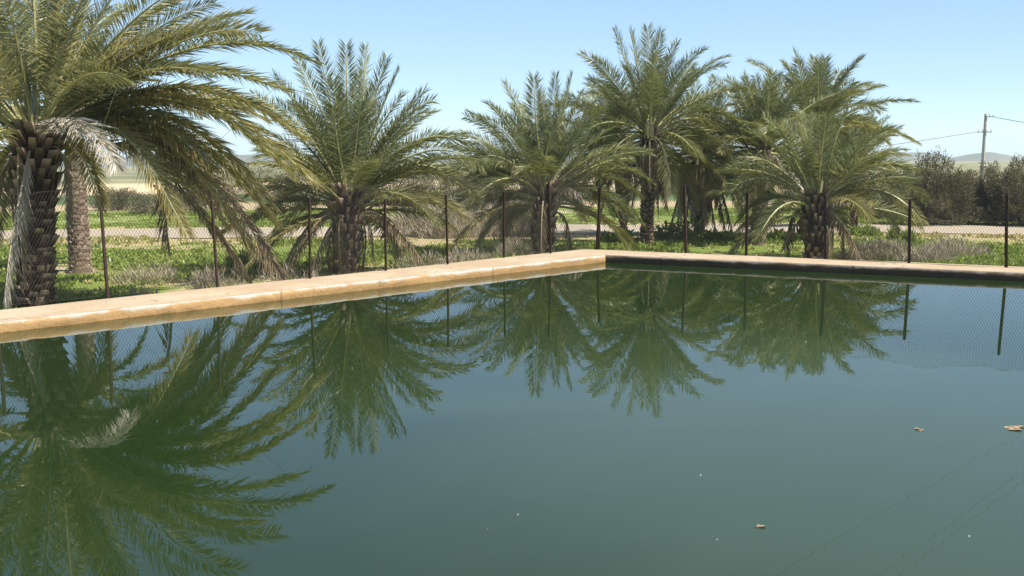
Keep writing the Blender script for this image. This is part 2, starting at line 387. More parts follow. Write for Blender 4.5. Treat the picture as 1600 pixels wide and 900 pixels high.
def rim(name, p0, p1, nrm, cornerdir, mat, label, seed):
    n = 520; b = MB(); V = []
    L = np.linalg.norm(p1 - p0)
    prof = [(-0.105, -0.30), (-0.105, 0.143), (-0.055, 0.147), (-0.016, 0.147), (-0.001, 0.140), (0.008, 0.115), (0.009, 0.075), (0.003, 0.03), (-0.004, 0.0), (-0.02, -0.4)]
    for k in range(n):
        s = k / (n - 1); c = p0 + (p1 - p0) * s
        d = cornerdir if k == 0 else nrm
        for q, (o, z) in enumerate(prof):
            if q > 1:
                v = Vector((s * L * 1.2, q * 0.35, seed)); o = o + 0.012 * mnoise.noise(v) + 0.008 * mnoise.noise(v * 4)
                z = z + (0.007 * mnoise.noise(v * 1.7) if z > 0.05 else 0); ch = max(0, mnoise.noise(Vector((s * L * 4.5, seed * 3, 1.7))) - .28) + max(0, mnoise.noise(Vector((s * L * 1.1, seed * 5, 2.7))) - .35) * .6
                if q in (3, 4, 5): o -= ch * 0.045; z -= ch * 0.03
            if k == 0: V.append((*(EC + d * o), z))
            else: V.append((*(c + d * o), z))
    m = len(prof)
    F = [(k * m + q, k * m + q + 1, (k + 1) * m + q + 1, (k + 1) * m + q) for k in range(n - 1) for q in range(m - 1)]
    b.add(V, None, F)
    o = b.build(name, mat, smooth=True, origin=(p0[0], p0[1], 0)); tag(o, label, 'pool wall'); return o
cd = offs(1, 1) - EC
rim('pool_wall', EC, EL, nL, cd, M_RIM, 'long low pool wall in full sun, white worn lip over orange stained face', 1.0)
rim('pool_wall', EC, ER, nR, cd, M_RIM_DARK, 'low pool wall in shade below the right fence, stained face with shade painted in dark', 1.0)

# ------------------------------------------------------------------ fences
def fence(posts, bases, u, nrm, label, ext):
    root = empty('chain_link_fence', (bases[0][0], bases[0][1], ZD)); tag(root, label, 'fence')
    pts = []
    for (tx, ty, bx, by), B in zip(posts, bases):
        d = ray(tx, ty); T = CAM + d * (B[1] / d[1]); pts.append((B, T))
    for e in ext:                                      # posts that stand just out of the picture
        B = np.array([e[0], e[1], ZD]); pts.append((B, B + np.array([0.01, 0, 1.33])))
    for B, T in pts:
        b = MB(); ax = (T - B); Ln = np.linalg.norm(ax); ax = ax / Ln
        a = np.array([u[0], u[1], 0]); a -= ax * np.dot(a, ax); a /= np.linalg.norm(a); c = np.cross(ax, a)
        s = 0.052
        # rolled angle section: two flanges
        b.box(B + ax * (Ln / 2 - 0.02), (s, 0.007, Ln + 0.04), (a, c, ax))
        b.box(B + ax * (Ln / 2 - 0.02) + a * (s / 2 - 0.0035) + c * (s / 2 - 0.0005), (0.007, s - 0.009, Ln + 0.036), (a, c, ax))
        b.box(B + ax * (Ln / 2 - 0.02) - a * 0.004 + c * 0.006, (s * 0.6, 0.006, Ln + 0.02), (a, c, ax))
        b.build('post', M_RUST, root)
    # woven mesh hung behind the posts; it stands above the post tops
    order = sorted(pts, key=lambda q: np.dot(q[0][:2] - bases[0][:2], u))
    S = np.array([np.dot(q[0][:2] - bases[0][:2], u) for q in order]); P = np.array([q[0][:2] for q in order])
    s0, s1 = S[0], S[-1]; H0, H1 = ZD + 0.02, 1.80; dw, dh = 0.054, 0.046
    b = MB(); npan = 12
    def place(s, z):
        x = np.interp(s, S, P[:, 0]); y = np.interp(s, S, P[:, 1])
        k = np.clip((s - s0) / (s1 - s0), 0, 1)
        ph = np.sin(s * 2.1) * 0.5 + np.sin(s * 5.3 + 1) * 0.25
        bulge = 0.035 * ph * np.sin(np.clip((z - H0) / (H1 - H0), 0, 1) * 2.6) + 0.045
        sag = (0.05 * np.sin(s * 1.7) + 0.03 * np.sin(s * 4.1 + .5) + 0.015 * np.sin(s * 9.3)) * ((z - H0) / (H1 - H0)) ** 2
        return np.stack([x - nrm[0] * bulge, y - nrm[1] * bulge, z + sag], -1)
    nst = int(round((H1 - H0) / dh)); run = nst * dw / 2 * 1.0
    for sgn in (1, -1):
        starts = np.arange(s0 - nst * dw / 2, s1 + nst * dw / 2, dw)
        for st in starts:
            tt = np.linspace(0, 1, 9); s = st + sgn * (tt - 0.5) * nst * dw / 2 * 2 * 0.5 ; z = H0 + (H1 - H0) * tt
            ok = (s >= s0) & (s <= s1)
            if ok.sum() < 2: continue
            b.tube(place(s[ok], z[ok]), 0.0023, 3, cap=False)
    for z in (H0 + 0.01, H1 - 0.01):
        ss = np.linspace(s0, s1, 120); b.tube(place(ss, np.full(120, z)), 0.002, 3, cap=False)
    b.build('wire_mesh', M_WIRE, root)
uLf = dL if np.dot(dL, uL) > 0 else -dL
uRf = dR if np.dot(dR, uR) > 0 else -dR
fence(POSTS[:8], PB[:8], uLf, nL, 'sagging chain link fence on rusty posts along the sunlit left side of pool', [PB[0][:2] + uLf * 1.65, PB[0][:2] + uLf * 3.3])
fence(POSTS[8:], PB[8:], uRf, nR, 'chain link fence on rusty posts along the shaded right side of pool', [PB[12][:2] + uRf * 1.7, PB[12][:2] + uRf * 3.4, PB[7][:2] + uRf * 0.05])

# ------------------------------------------------------------------ palms
def bez(a, c, d, n):
    t = np.linspace(0, 1, n)[:, None]
    return a * (1 - t) ** 2 + 2 * c * t * (1 - t) + d * t ** 2
def nrm(v): return v / (np.linalg.norm(v, axis=-1, keepdims=True) + 1e-9)

def frond(b, P0, P1, P2, age, leafL, dens=1.0, width=0.028, twist=None, droop=0.15, dead=False, r0=0.033, bare=0.19, fold=0.0):
    """one pinnate palm leaf: a tapered stalk and two ranks of folded leaflets"""
    n = 25; C = bez(P0, P1, P2, n); tq = np.linspace(0, 1, n); Lc = np.linalg.norm(P2 - P0); C = C - np.array([0, 0, 1.0]) * (np.clip(tq - .55, 0, 1) ** 2 * Lc * rng.uniform(.10, .34) * min(1, np.linalg.norm((P2 - P0)[:2]) / Lc * 2))[:, None]
    C = C + nrm(rng.normal(size=3)) * (np.sin(tq * math.pi * rng.uniform(.8, 1.6)) * Lc * rng.uniform(0, .035))[:, None]; seg = np.linalg.norm(np.diff(C, axis=0), axis=1); L = seg.sum(); cum = np.concatenate([[0], np.cumsum(seg)]) / L
    hd = P2 - P0; hd = np.array([hd[0], hd[1], 0]); hn = np.linalg.norm(hd)
    hd = hd / hn if hn > 0.05 else np.array([rng.normal(), rng.normal(), 0])
    side0 = nrm(np.cross(hd, np.array([0, 0, 1.0])))
    tw = rng.normal(0, 0.35) if twist is None else twist
    rr = r0 * (1 - cum) ** 0.8 + 0.004
    b.tube(C, rr, 4, tone=(age, 0.5, 1.0 if not dead else 0.7), cap=False)
    m = max(14, int(dens * L / (0.023 if not dead else 0.030)))
    s = bare + (0.995 - bare) * (np.arange(m) + rng.uniform(0, 0.8, m)) / m
    s = np.clip(s, 0, 0.998)
    for sg in (-1, 1):
        pos = np.stack([np.interp(s, cum, C[:, k]) for k in range(3)], -1)
        e = 0.02; pa = np.stack([np.interp(np.clip(s - e, 0, 1), cum, C[:, k]) for k in range(3)], -1); pb = np.stack([np.interp(np.clip(s + e, 0, 1), cum, C[:, k]) for k in range(3)], -1)
        T = nrm(pb - pa); S = side0 - T * (T @ side0)[:, None]; S = nrm(S); N = np.cross(S, T); N = nrm(N)
        a = tw * s * 1.6; ca, sa = np.cos(a)[:, None], np.sin(a)[:, None]
        S, N = S * ca + N * sa, N * ca - S * sa
        q = (s - bare) / (1 - bare)
        phi = (D2R(70) - D2R(36) * q + rng.normal(0, 0.10 if not dead else 0.26, m)) * (1 - .5 * fold); v = D2R(16) + rng.normal(0, 0.16, m) + rng.choice([-0.2, 0.05, 0.25], m)
        v = v * (1 - fold) + fold * -1.2
        d = T * np.cos(phi)[:, None] + (S * sg * np.cos(v)[:, None] + N * np.sin(v)[:, None]) * np.sin(phi)[:, None]
        d[:, 2] -= droop * (0.5 + 0.5 * rng.random(m)); d = nrm(d)
        ll = 1.18 * leafL * (0.45 + 0.55 * np.clip(q / 0.2, 0, 1)) * (1 - 0.52 * q ** 3.0) * rng.uniform(0.82, 1.12, m)
        if dead: ll *= rng.uniform(0.75, 1.1, m)
        wv = nrm(np.cross(d, N + rng.normal(0, 0.35, (m, 3)))); kn = nrm(np.cross(wv, d))
        w = 0.68 * width * rng.uniform(0.7, 1.25, m)[:, None] * (1 if not dead else 1.35)
        mid = pos + d * (ll * 0.38)[:, None]
        tip = pos + d * ll[:, None]; tip[:, 2] -= droop * 0.35 * ll
        V = np.stack([pos, mid - wv * w / 2 + kn * w * 0.22, tip, mid + wv * w / 2 + kn * w * 0.22], 1).reshape(-1, 3)
        i = np.arange(m) * 4
        F = np.concatenate([np.stack([i, i + 1, i + 2], -1), np.stack([i, i + 2, i + 3], -1)])
        ag = np.clip(age + rng.normal(0, 0.05, m) + 0.12 * np.clip(q - 0.75, 0, 1) * 4 * age, 0, 1)
        tone = np.stack([ag, rng.random(m), np.zeros(m)], -1); tone = np.repeat(tone, 4, 0)
        tone[2::4, 0] = np.clip(tone[2::4, 0] + 0.06, 0, 1)
        b.add(V, F, None, tone)

def trunk_mesh(base, top, r_base, r_top, rows, around, boot, stub_from=0.75, rough=1.0):
    """palm trunk: core with spirals of old leaf bases"""
    b = MB(); base = np.asarray(base, float); top = np.asarray(top, float); H = np.linalg.norm(top - base); ax = (top - base) / H
    a = nrm(np.cross(ax, np.array([0.3, 1, 0]))); c = np.cross(ax, a)
    tt = np.linspace(0, 1, 14); rad = r_base + (r_top - r_base) * tt; rad[0] *= 1.15
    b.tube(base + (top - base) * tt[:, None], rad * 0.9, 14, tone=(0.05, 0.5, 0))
    for i in range(rows):
        t_ = (i + 0.3) / rows
        for k in range(around):
            an = 2 * math.pi * (k + 0.5 * (i % 2) + 0.12 * rng.normal()) / around
            if rng.random() < 0.07: continue
            t2 = t_ + rng.normal(0, 0.2) / rows
            r = r_base + (r_top - r_base) * t2
            dr = a * math.cos(an) + c * math.sin(an); tn = -a * math.sin(an) + c * math.cos(an)
            hh = H / rows * 1.05; ww = 2 * math.pi * r / around * 0.92
            pr = boot * rng.uniform(0.35, 1.5) * rough; hh *= rng.uniform(.75, 1.25); ww *= rng.uniform(.75, 1.12)
            ln = hh
            if t2 > stub_from: g = (t2 - stub_from) / (1 - stub_from); pr *= 1 + 2.4 * g * rng.uniform(0.4, 1.3); ln = min(hh * (1.2 + 2.6 * g), 0.34); ww *= 0.75
            P = base + ax * (t2 * H) + dr * r * 0.88
            lo, hi = P - ax * hh * 0.35, P + ax * ln * 0.75
            out = dr * pr
            m1 = lo * 0.45 + (hi + out) * 0.55
            V = [lo - tn * ww / 2, lo + tn * ww / 2, m1 - tn * ww * 0.40, m1 + tn * ww * 0.40,
                 hi + out - tn * ww * 0.30, hi + out + tn * ww * 0.30, hi + out * 0.2 - tn * ww * 0.3 - ax * 0.01, hi + out * 0.2 + tn * ww * 0.3 - ax * 0.01,
                 P - tn * ww / 2 + dr * (r * 0.06), P + tn * ww / 2 + dr * (r * 0.06)]
            f4 = [(0, 1, 9, 8), (8, 9, 3, 2), (2, 3, 5, 4), (4, 5, 7, 6)]; f3 = [(0, 8, 2), (1, 3, 9), (2, 4, 6), (3, 7, 5), (0, 2, 6), (1, 7, 3)]
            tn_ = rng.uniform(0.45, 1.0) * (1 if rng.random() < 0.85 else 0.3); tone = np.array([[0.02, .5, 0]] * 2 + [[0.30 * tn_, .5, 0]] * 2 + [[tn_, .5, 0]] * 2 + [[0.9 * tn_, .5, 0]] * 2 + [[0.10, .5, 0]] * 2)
            b.add(V, f3, f4, tone)
    return b

def palm(label, base, crown, D, r_base, r_top, tips, L, nfill, dead=(), flowers=(), rows=18, around=12, boot=0.05, grey=False, age0=0.12, leafL=0.45, seedfill=0, dens=1.0, width=0.028, fill_el=(85, 0), base_is_world=False, stub=0.7, drop=0.35, skirt=0, skirt_tone=(0.15, 0.7)):
    """base / crown / tips are sight lines at the palm's distance; every leaf gets its own depth so that its true length is about L"""
    C = at_d(crown[0], crown[1], D)
    if base_is_world: Bp = np.array(base, float)
    else:
        Bp = at_d(base[0], 400, D)
    Bp[2] = gz(Bp[0], Bp[1]) - 0.08
    root = empty('date_palm', Bp); tag(root, label, 'palm tree', 'date palms around the pool')
    top = C + np.array([0, 0, 0.05])
    trunk_mesh(Bp, top, r_base, r_top, rows, around, boot, stub).build('trunk', M_TRUNK_GREY if grey else M_TRUNK, root)
    b = MB(); flip = 1
    def basept(dirv, low):
        h = np.array([dirv[0], dirv[1], 0]); h = h / (np.linalg.norm(h) + 1e-6)
        return C + h * r_top * 0.55 + np.array([0, 0, 0.12 - drop * low])
    for tp in tips:
        tx, ty = tp[0], tp[1]; arch = tp[2] if len(tp) > 2 else 0.08; ag = tp[3] if len(tp) > 3 else None
        P = at_d(tx, ty, D); pl = np.linalg.norm(P - C)
        Lf = max(L * rng.uniform(0.92, 1.05), pl * 1.02); dd = math.sqrt(max(0, Lf ** 2 - pl ** 2)) * rng.uniform(0.25, 0.8) * flip; flip = -flip
        if len(tp) > 4: dd = tp[4]
        P = at_d(tx, ty, D + dd)
        low = min(1, max(0, 0.5 - (P[2] - C[2]) / L * 0.6))
        P0 = basept(P - C, low); Ld = np.linalg.norm(P - P0)
        P1 = P0 * 0.5 + P * 0.5 + np.array([0, 0, arch * Ld * 2.0 * 0.8]) - (P - P0) * 0.08 * 0
        if ag is None: ag = age0 + 0.16 * low + rng.uniform(-0.06, 0.12) + (0.25 * rng.random() if low > .5 and rng.random() < .4 else 0)
        frond(b, P0, P1, P, ag, leafL * rng.uniform(0.9, 1.1), dens, width, droop=0.05 + 0.35 * low)
    nfill = int(nfill * 1.05)
    for i in range(nfill):
        q = (i + 0.5) / nfill; az = (i + seedfill) * 2.39996 + rng.normal(0, 0.15)
        el = D2R(fill_el[0] + (fill_el[1] - fill_el[0]) * q ** 0.85) + rng.normal(0, 0.06)
        if el < D2R(34) and math.sin(az) < -0.45: continue     # the side towards the pool has lost its low leaves
        Lf = L * rng.uniform(0.72, 0.92) * (0.75 + 0.25 * min(1, q * 4))
        d0 = np.array([math.cos(az) * math.cos(el), math.sin(az) * math.cos(el), math.sin(el)])
        bend = D2R(14 + 42 * q) * rng.uniform(0.7, 1.3); e2 = el - bend
        d2 = np.array([math.cos(az) * math.cos(e2), math.sin(az) * math.cos(e2), math.sin(e2)])
        P0 = basept(d0, q); P1 = P0 + d0 * Lf * 0.5; P2 = P1 + d2 * Lf * 0.52
        frond(b, P0, P1, P2, age0 + 0.20 * q ** 2 + rng.uniform(-0.06, 0.12) + (0.3 * rng.random() if q > .55 and rng.random() < .35 else 0), leafL * rng.uniform(0.85, 1.05), dens, width, droop=0.04 + 0.35 * q)
    b.build('crown', M_FROND, root)
    if skirt:           # old leaves hanging against the trunk
        b = MB()
        for i in range(skirt):
            az = i * 2.39996 + rng.normal(0, .3); ln = rng.uniform(0.8, 1.7) * (L / 3.3); h = np.array([math.cos(az), math.sin(az), 0])
            P0 = C + h * r_top * 0.8 + np.array([0, 0, -drop * rng.uniform(.5, 1.1)]); out = rng.uniform(.25, .6)
            P2 = P0 + h * out * rng.uniform(.6, 1.3) - np.array([0, 0, ln]); P1 = P0 + h * out * 1.1 + np.array([0, 0, .12])
            P2[2] = max(P2[2], gz(P2[0], P2[1]) + 0.05)
            frond(b, P0, P1, P2, rng.uniform(*skirt_tone), leafL * .8, dens, width * 1.0, droop=0.6, dead=True, fold=rng.uniform(.3, .8), r0=0.022, bare=.1)
        b.build('dead_skirt', M_DEAD, root)
    for dv in dead:     # list of (tip px, tip px, arch, tone, depth offset, folding)
        tx, ty, arch, tone, dd, fo = dv[:6]
        P = at_d(tx, ty, D + dd)
        P0 = basept(P - C, 1.0) if len(dv) < 8 else at_d(dv[6], dv[7], D + dd * 0.5)
        Ld = np.linalg.norm(P - P0)
        hv = nrm(np.array([P[0] - P0[0], P[1] - P0[1], 0]) + 1e-6)
        P1 = P0 * 0.62 + P * 0.38 + np.array([0, 0, arch * Ld * 1.6])
        b = MB(); frond(b, P0, P1, P, tone, leafL * 0.9, dens * 1.1, width * 1.0, droop=0.5, dead=True, fold=fo, r0=0.024, bare=0.12)
        b.build('dead_frond', M_DEAD, root)
    for fx, fy, sz in flowers:
        b = MB(); P0 = at_d(fx, fy, D - r_top - 0.25)
        for i in range(46):
            an = rng.uniform(0, 6.28); sp = rng.uniform(0, 0.45) * sz
            P2 = P0 + np.array([math.cos(an) * sp * 0.5, math.sin(an) * sp * 0.5, -sz * rng.uniform(0.4, 1.0)])
            b.tube(bez(P0, P0 + np.array([math.cos(an) * sp * 0.6, math.sin(an) * sp * .6, -0.1 * sz]), P2, 6), 0.011, 3, cap=False)
        b.tube([P0 + np.array([0, 0.15, 0.15]), P0], 0.02, 5); b.build('flower_cluster', M_FLOWER, root)
    return root

# A: big palm at the left edge
palm('largest palm at left edge with thick dark trunk and grey dead fronds', (50, 0), (55, 205), 21.0, 0.34, 0.37,
     [(-60, -230), (40, -290), (130, -270), (215, -200), (285, -130), (330, -60), (385, 12, .09), (410, 48, .12), (492, 66, .14, .26, -.6), (442, 122, .14, .3), (372, 28, .10, .5, -1.2), (470, 195, .20, .42), (492, 272, .24, .46, -.8),
      (455, 255, .22, .4, -1.4), (430, 330, .26, .40), (352, 335, .30, .42, .8), (310, 300, .26, .36, 1.2), (330, 262, .24, .42, -1.0), (425, 300, .24, .45, -1.2), (300, 348, .3, .45, -1.2), (412, 182, .17, .42), (395, 375, .3, .5, -1.0), (330, 90, .1, .3, -2.2), (-180, 60), (-240, -40), (-150, -140), (-200, 230, .2), (-90, 330, .25), (120, -120), (180, -90), (60, -110), (240, 40), (-20, -60)],
     5.0, 32, dead=[(12, 458, .16, 1.0, -1.5, .9), (182, 246, .24, .95, -2.1, .15), (443, 425, .34, .45, -.5, .1), (392, 440, .22, .40, .2, .2, 240, 280), (267, 380, .2, .4, .8, .7, 240, 290), (-60, 420, .15, .6, .5, .6)],
     rows=21, around=9, boot=0.085, leafL=0.54, width=0.029, seedfill=3, stub=0.6, skirt=3, skirt_tone=(.2,.9), age0=0.24)
# A2: slim-trunked palm behind
pa2 = on_z(126, 429, -0.66)
palm('palm with pale ringed trunk close behind the largest left palm', pa2, (112, 165), pa2[1], 0.29, 0.20, [(330, 110, .12), (190, 60), (90, 20), (20, 60)], 2.6, 24, rows=44, around=10, boot=0.035, grey=True, leafL=0.42, base_is_world=True, stub=0.93, seedfill=1)
# B
palm('second palm from left, short shaggy trunk and broad upright crown', (538, 0), (545, 300), 25.6, 0.31, 0.32,
     [(392, 138, .06), (428, 110, .05), (468, 82, .04), (500, 68, .03), (540, 70, .02), (574, 68, .03), (603, 84, .03), (622, 106, .04), (677, 146, .09), (662, 158, .08), (640, 190, .1), (736, 214, .20, .16), (756, 247, .22, .26), (748, 300, .26, .3), (728, 335, .25, .36), (680, 345, .22, .3), (700, 265, .2, .26), (405, 235, .14), (425, 330, .22), (418, 372, .25), (560, 110, .02), (520, 120, .02), (455, 150, .05)],
     3.3, 40, dead=[(445, 432, .30, .45, -.6, .3), (438, 430, .34, .7, .8, .6), (662, 404, .30, .5, -.5, .4), (480, 440, .2, .8, -.3, .6), (745, 345, .25, .75, .3, .1), (640, 380, .3, .55, .9, .3)],
     rows=10, around=12, boot=0.07, leafL=0.44, seedfill=5, stub=0.2, drop=.7, skirt=4, skirt_tone=(.05,.5))
# C
palm('third palm from left, bushy crown, its short trunk behind a fence post', (848, 0), (851, 290), 30.2, 0.29, 0.30,
     [(727, 173, .07), (760, 150, .06), (790, 122, .04), (833, 112, .03), (870, 114, .02), (893, 114, .03), (912, 136, .05), (932, 168, .12, .2), (985, 238, .18), (1014, 236, .2, .2), (1020, 282, .24, .26), (1002, 345, .26, .22), (962, 330, .24), (738, 240, .16), (726, 275, .2), (742, 302, .22), (770, 330, .24), (850, 140, .02), (815, 160, .04), (900, 170, .06, .3), (1000, 300, .25, .3)],
     3.4, 42, dead=[(905, 300, .3, .8, -.8, .5), (760, 345, .2, .6, .6, .4)], flowers=[(803, 258, .35)], rows=10, around=12, boot=0.07, leafL=0.44, seedfill=8, stub=0.2, drop=.7, skirt=4, skirt_tone=(.05,.5))
# D
palm('tallest palm above the pool corner with cream flower cluster and slim trunk', (1010, 0), (1015, 208), 33.5, 0.20, 0.22,
     [(907, 74, .08), (930, 90, .06), (960, 42, .03), (986, 46, .02), (1012, 41, .02), (1032, 42, .02), (1060, 60, .05), (1097, 66, .09), (1139, 80, .13), (1132, 92, .12), (1085, 100, .06), (916, 140, .12), (925, 168, .16), (900, 215, .2), (903, 262, .26), (930, 300, .3), (1110, 150, .14), (1160, 188, .22), (1182, 240, .26, .3), (1170, 280, .3, .3), (1120, 290, .32, .26), (1050, 300, .3), (968, 292, .28), (1090, 240, .24, .28)],
     3.6, 40, dead=[(985, 330, .2, .5, -.5, .5), (1042, 320, .2, .4, .6, .5), (1030, 330, .16, .75, .2, .5)], flowers=[(1014, 185, .62)], rows=34, around=10, boot=0.045, leafL=0.46, seedfill=2, stub=0.75, skirt=12, fill_el=(84, -34))
# D2
pd = on_z(977, 373, -0.85)
palm('thin palm half hidden behind the third and the tallest palm', pd, (960, 232), pd[1], 0.12, 0.12, [(922, 136, .05), (940, 132, .05), (900, 165, .1), (900, 225, .2), (990, 150), (985, 300, .25), (915, 280, .24)], 2.9, 34, rows=24, around=9, boot=0.04, leafL=0.42, seedfill=4, base_is_world=True, skirt=6, dens=.9, width=.032)
# E
pe = on_z(1092, 371, -0.85)
palm('palm with a skirt of hanging brown dead fronds right of the tallest', pe, (1095, 238), pe[1], 0.18, 0.19, [(1085, 122, .04), (1113, 126, .04), (1072, 142, .06), (1140, 148, .08), (1160, 160, .1), (1205, 195, .2), (1212, 250, .26, .3), (1192, 290, .3), (1152, 318, .3), (1040, 195, .15), (1036, 280, .26), (1128, 132, .05), (1178, 225, .22)], 3.2, 46,
     dead=[(1046, 352, .2, .25, 1.0, .7), (1066, 366, .2, .3, -.6, .7), (1118, 362, .18, .3, -.7, .7), (1132, 350, .2, .25, .8, .7), (1146, 366, .24, .3, -.2, .7), (1080, 345, .1, .7, -.8, .6), (1100, 350, .1, .5, -.8, .6), (1056, 340, .22, .3, .4, .7)],
     rows=26, around=10, boot=0.05, leafL=0.44, seedfill=6, base_is_world=True, skirt=34, skirt_tone=(.0,.45), dens=.9, width=.032, fill_el=(84, -30))
# F
pf = on_z(1183, 384, -0.75)
palm('palm with grey trunk dappled white at its foot, left of the low right palm', pf, (1195, 228), pf[1], 0.27, 0.19, [(1144, 128, .07), (1163, 118, .04), (1182, 115, .02), (1206, 113, .02), (1226, 122, .04), (1246, 142, .07), (1140, 176, .12), (1128, 230, .2), (1138, 292, .26), (1160, 322, .28), (1232, 302, .26), (1255, 205, .16), (1215, 160, .04), (1168, 190, .1)], 3.1, 34, rows=22, around=10, boot=0.04, grey=True, leafL=0.43, seedfill=9, base_is_world=True, skirt=10, dens=.95, width=.031)
# G
pg = on_z(1256, 379, -0.85)
palm('tall palm at the back of right group whose crown tops the others', pg, (1275, 200), pg[1], 0.21, 0.21, [(1226, 96, .06), (1246, 90, .04), (1270, 84, .02), (1290, 88, .03), (1312, 108, .05), (1336, 122, .08), (1366, 126, .13), (1376, 166, .16), (1370, 200, .2), (1388, 216, .22), (1232, 132, .06), (1215, 200, .2), (1342, 255, .24), (1300, 140, .04)], 3.5, 28, rows=30, around=10, boot=0.05, leafL=0.46, seedfill=11, base_is_world=True, skirt=12, dens=.95, width=.031)
# H
palm('low palm nearest the right fence with very wide spreading crown', (1275, 0), (1276, 305), 28.4, 0.30, 0.30,
     [(1226, 186, .04), (1243, 178, .03), (1268, 174, .02), (1292, 172, .02), (1312, 186, .04), (1340, 200, .08), (1395, 205, .14), (1432, 258, .2, .24), (1449, 310, .24, .3), (1442, 336, .27, .34), (1402, 352, .28), (1360, 340, .25), (1140, 252, .16), (1134, 292, .2), (1150, 342, .25), (1182, 372, .27), (1160, 240, .14), (1380, 240, .18), (1200, 215, .07), (1420, 285, .22, .3), (1410, 322, .25, .3)],
     3.2, 26, dead=[(1343, 402, .34, .5, -.6, .4), (1225, 385, .25, .6, .5, .3)], rows=10, around=12, boot=0.07, leafL=0.44, seedfill=13, stub=0.2, drop=.65, skirt=4, skirt_tone=(.05,.5))
# I
pi_ = on_z(1334, 351, -0.95)
palm('distant slim palm partly hidden behind the wide low right palm', pi_, (1338, 258), pi_[1], 0.16, 0.16, [(1400, 198, .12), (1408, 240, .2), (1362, 186, .08), (1332, 180, .02), (1300, 200, .08), (1412, 280, .24)], 2.9, 34, rows=22, around=9, boot=0.05, leafL=0.42, seedfill=15, base_is_world=True, skirt=10, dens=.8, width=.036)
# K
pk = on_z(775, 366, -0.85)
palm('small dark low palm in the gap between second and third palm', pk, (772, 296), pk[1], 0.26, 0.26, [(742, 246, .08), (728, 282, .16), (792, 240, .06), (815, 250, .08), (718, 312, .22), (735, 335, .25), (765, 235, .04), (820, 320, .25)], 2.2, 36, dead=[(700, 352, .25, .75, -.4, .1), (730, 356, .25, .7, -.6, .2), (756, 352, .25, .8, -.4, .2), (800, 350, .2, .6, -.3, .3)], rows=9, around=10, boot=0.06, leafL=0.38, seedfill=17, base_is_world=True, skirt=22, skirt_tone=(.4,.9), drop=.5, dens=.9, width=.032, stub=.2)

# ------------------------------------------------------------------ bushes and dry shrubs
def twigs(b, c, rx, ry, h, n, ln, wd, tone_lo, tone_hi, seed, up=0.5):
    """fine twigs spread through an uneven dome"""
    i = 0; P = []; Dv = []
    while len(P) < n:
        q = rng.normal(size=3); q /= np.linalg.norm(q); q[2] = abs(q[2])
        lump = 0.78 + 0.42 * mnoise.noise(Vector(q * 2.1) + Vector((seed, 0, 0))) + 0.18 * mnoise.noise(Vector(q * 6) + Vector((0, seed, 0)))
        r = lump * (0.55 + 0.45 * rng.random() ** 0.5) if rng.random() < .8 else lump * rng.random()
        p = np.array([q[0] * rx * r, q[1] * ry * r, q[2] * h * r])
        if mnoise.noise(Vector(p * 1.6) + Vector((seed, seed, 0))) < -0.34: continue
        P.append(c + p); d = q * 0.7 + rng.normal(size=3) * 0.5; d[2] += up; Dv.append(d / np.linalg.norm(d))
    P = np.array(P); Dv = np.array(Dv); m = n
    W = nrm(np.cross(Dv, rng.normal(size=(m, 3)))); l = ln * rng.uniform(0.5, 1.4, m)[:, None]; w = wd * rng.uniform(0.6, 1.4, m)[:, None]
    V = np.stack([P, P + Dv * l * 0.5 - W * w / 2, P + Dv * l, P + Dv * l * 0.5 + W * w / 2], 1).reshape(-1, 3)
    k = np.arange(m) * 4
    F = np.stack([k, k + 1, k + 2, k + 3], -1)
    tn = np.array([mnoise.noise(Vector(p * 0.9) + Vector((0, 0, seed))) for p in P]) * 0.5 + 0.5
    tone = np.stack([np.clip(tone_lo + (tone_hi - tone_lo) * tn + rng.normal(0, .08, m), 0, 1), rng.random(m), np.zeros(m)], -1)
    b.add(V, None, F, np.repeat(tone, 4, 0))

def bush(px, D, w, h, label, seed, n=9000, name='tamarisk_bush', cat='bush', group='grey brown bushes behind the right fence'):
    c = at_d(px, 300, D); c[2] = gz(c[0], c[1]); root = empty(name, c); tag(root, label, cat, group)
    b = MB()
    for i in range(9):
        an = i * 2.4 + seed; r = rng.uniform(0.35, 0.7)
        P2 = c + np.array([math.cos(an) * w / 2 * r, math.sin(an) * w / 2 * r, h * rng.uniform(0.5, 0.8)])
        b.tube(bez(c + np.array([math.cos(an) * .12, math.sin(an) * .12, -0.1]), c * .6 + P2 * .4 + np.array([0, 0, h * .2]), P2, 8), np.linspace(0.06, 0.012, 8), 5)
    b.build('trunk', M_STEM, root)
    b = MB(); twigs(b, c + np.array([0, 0, h * .06]), w / 2 * 1.4, w / 2 * 1.1, h * 1.0, int(n * 2.6), 0.15, 0.030, 0.0, 0.9, seed, up=0.25)
    b.build('crown', M_BUSH, root)
bush(1462, 46, 2.9, 2.95, 'tall rounded grey brown bush just right of the palms', 1.5, 10000)
bush(1512, 49, 2.3, 2.35, 'lower bush below the hilltop, in front of the utility pole', 4.1, 8000)
bush(1552, 47.5, 2.4, 2.6, 'dense bush right of the utility pole and left of last fence post', 6.2, 8000)
bush(1604, 46, 3.3, 2.95, 'big dark bush cut by the right picture edge behind last fence post', 8.8, 10000)
bush(1690, 47, 3.0, 2.6, 'bush standing just outside the right edge behind the track', 9.9, 5000)
bush(1414, 52, 2.4, 2.2, 'dark bush mostly hidden behind tips of the low right palm', 11.3, 6000)
bush(186, 68, 3.0, 1.5, 'dark distant shrub beyond the track, between the left palm fronds', 13.3, 3000, 'shrub', 'shrub', None)
bush(262, 62, 4.0, 1.4, 'wide dark shrub in the far field under the left palm fronds', 15.3, 3000, 'shrub', 'shrub', None)
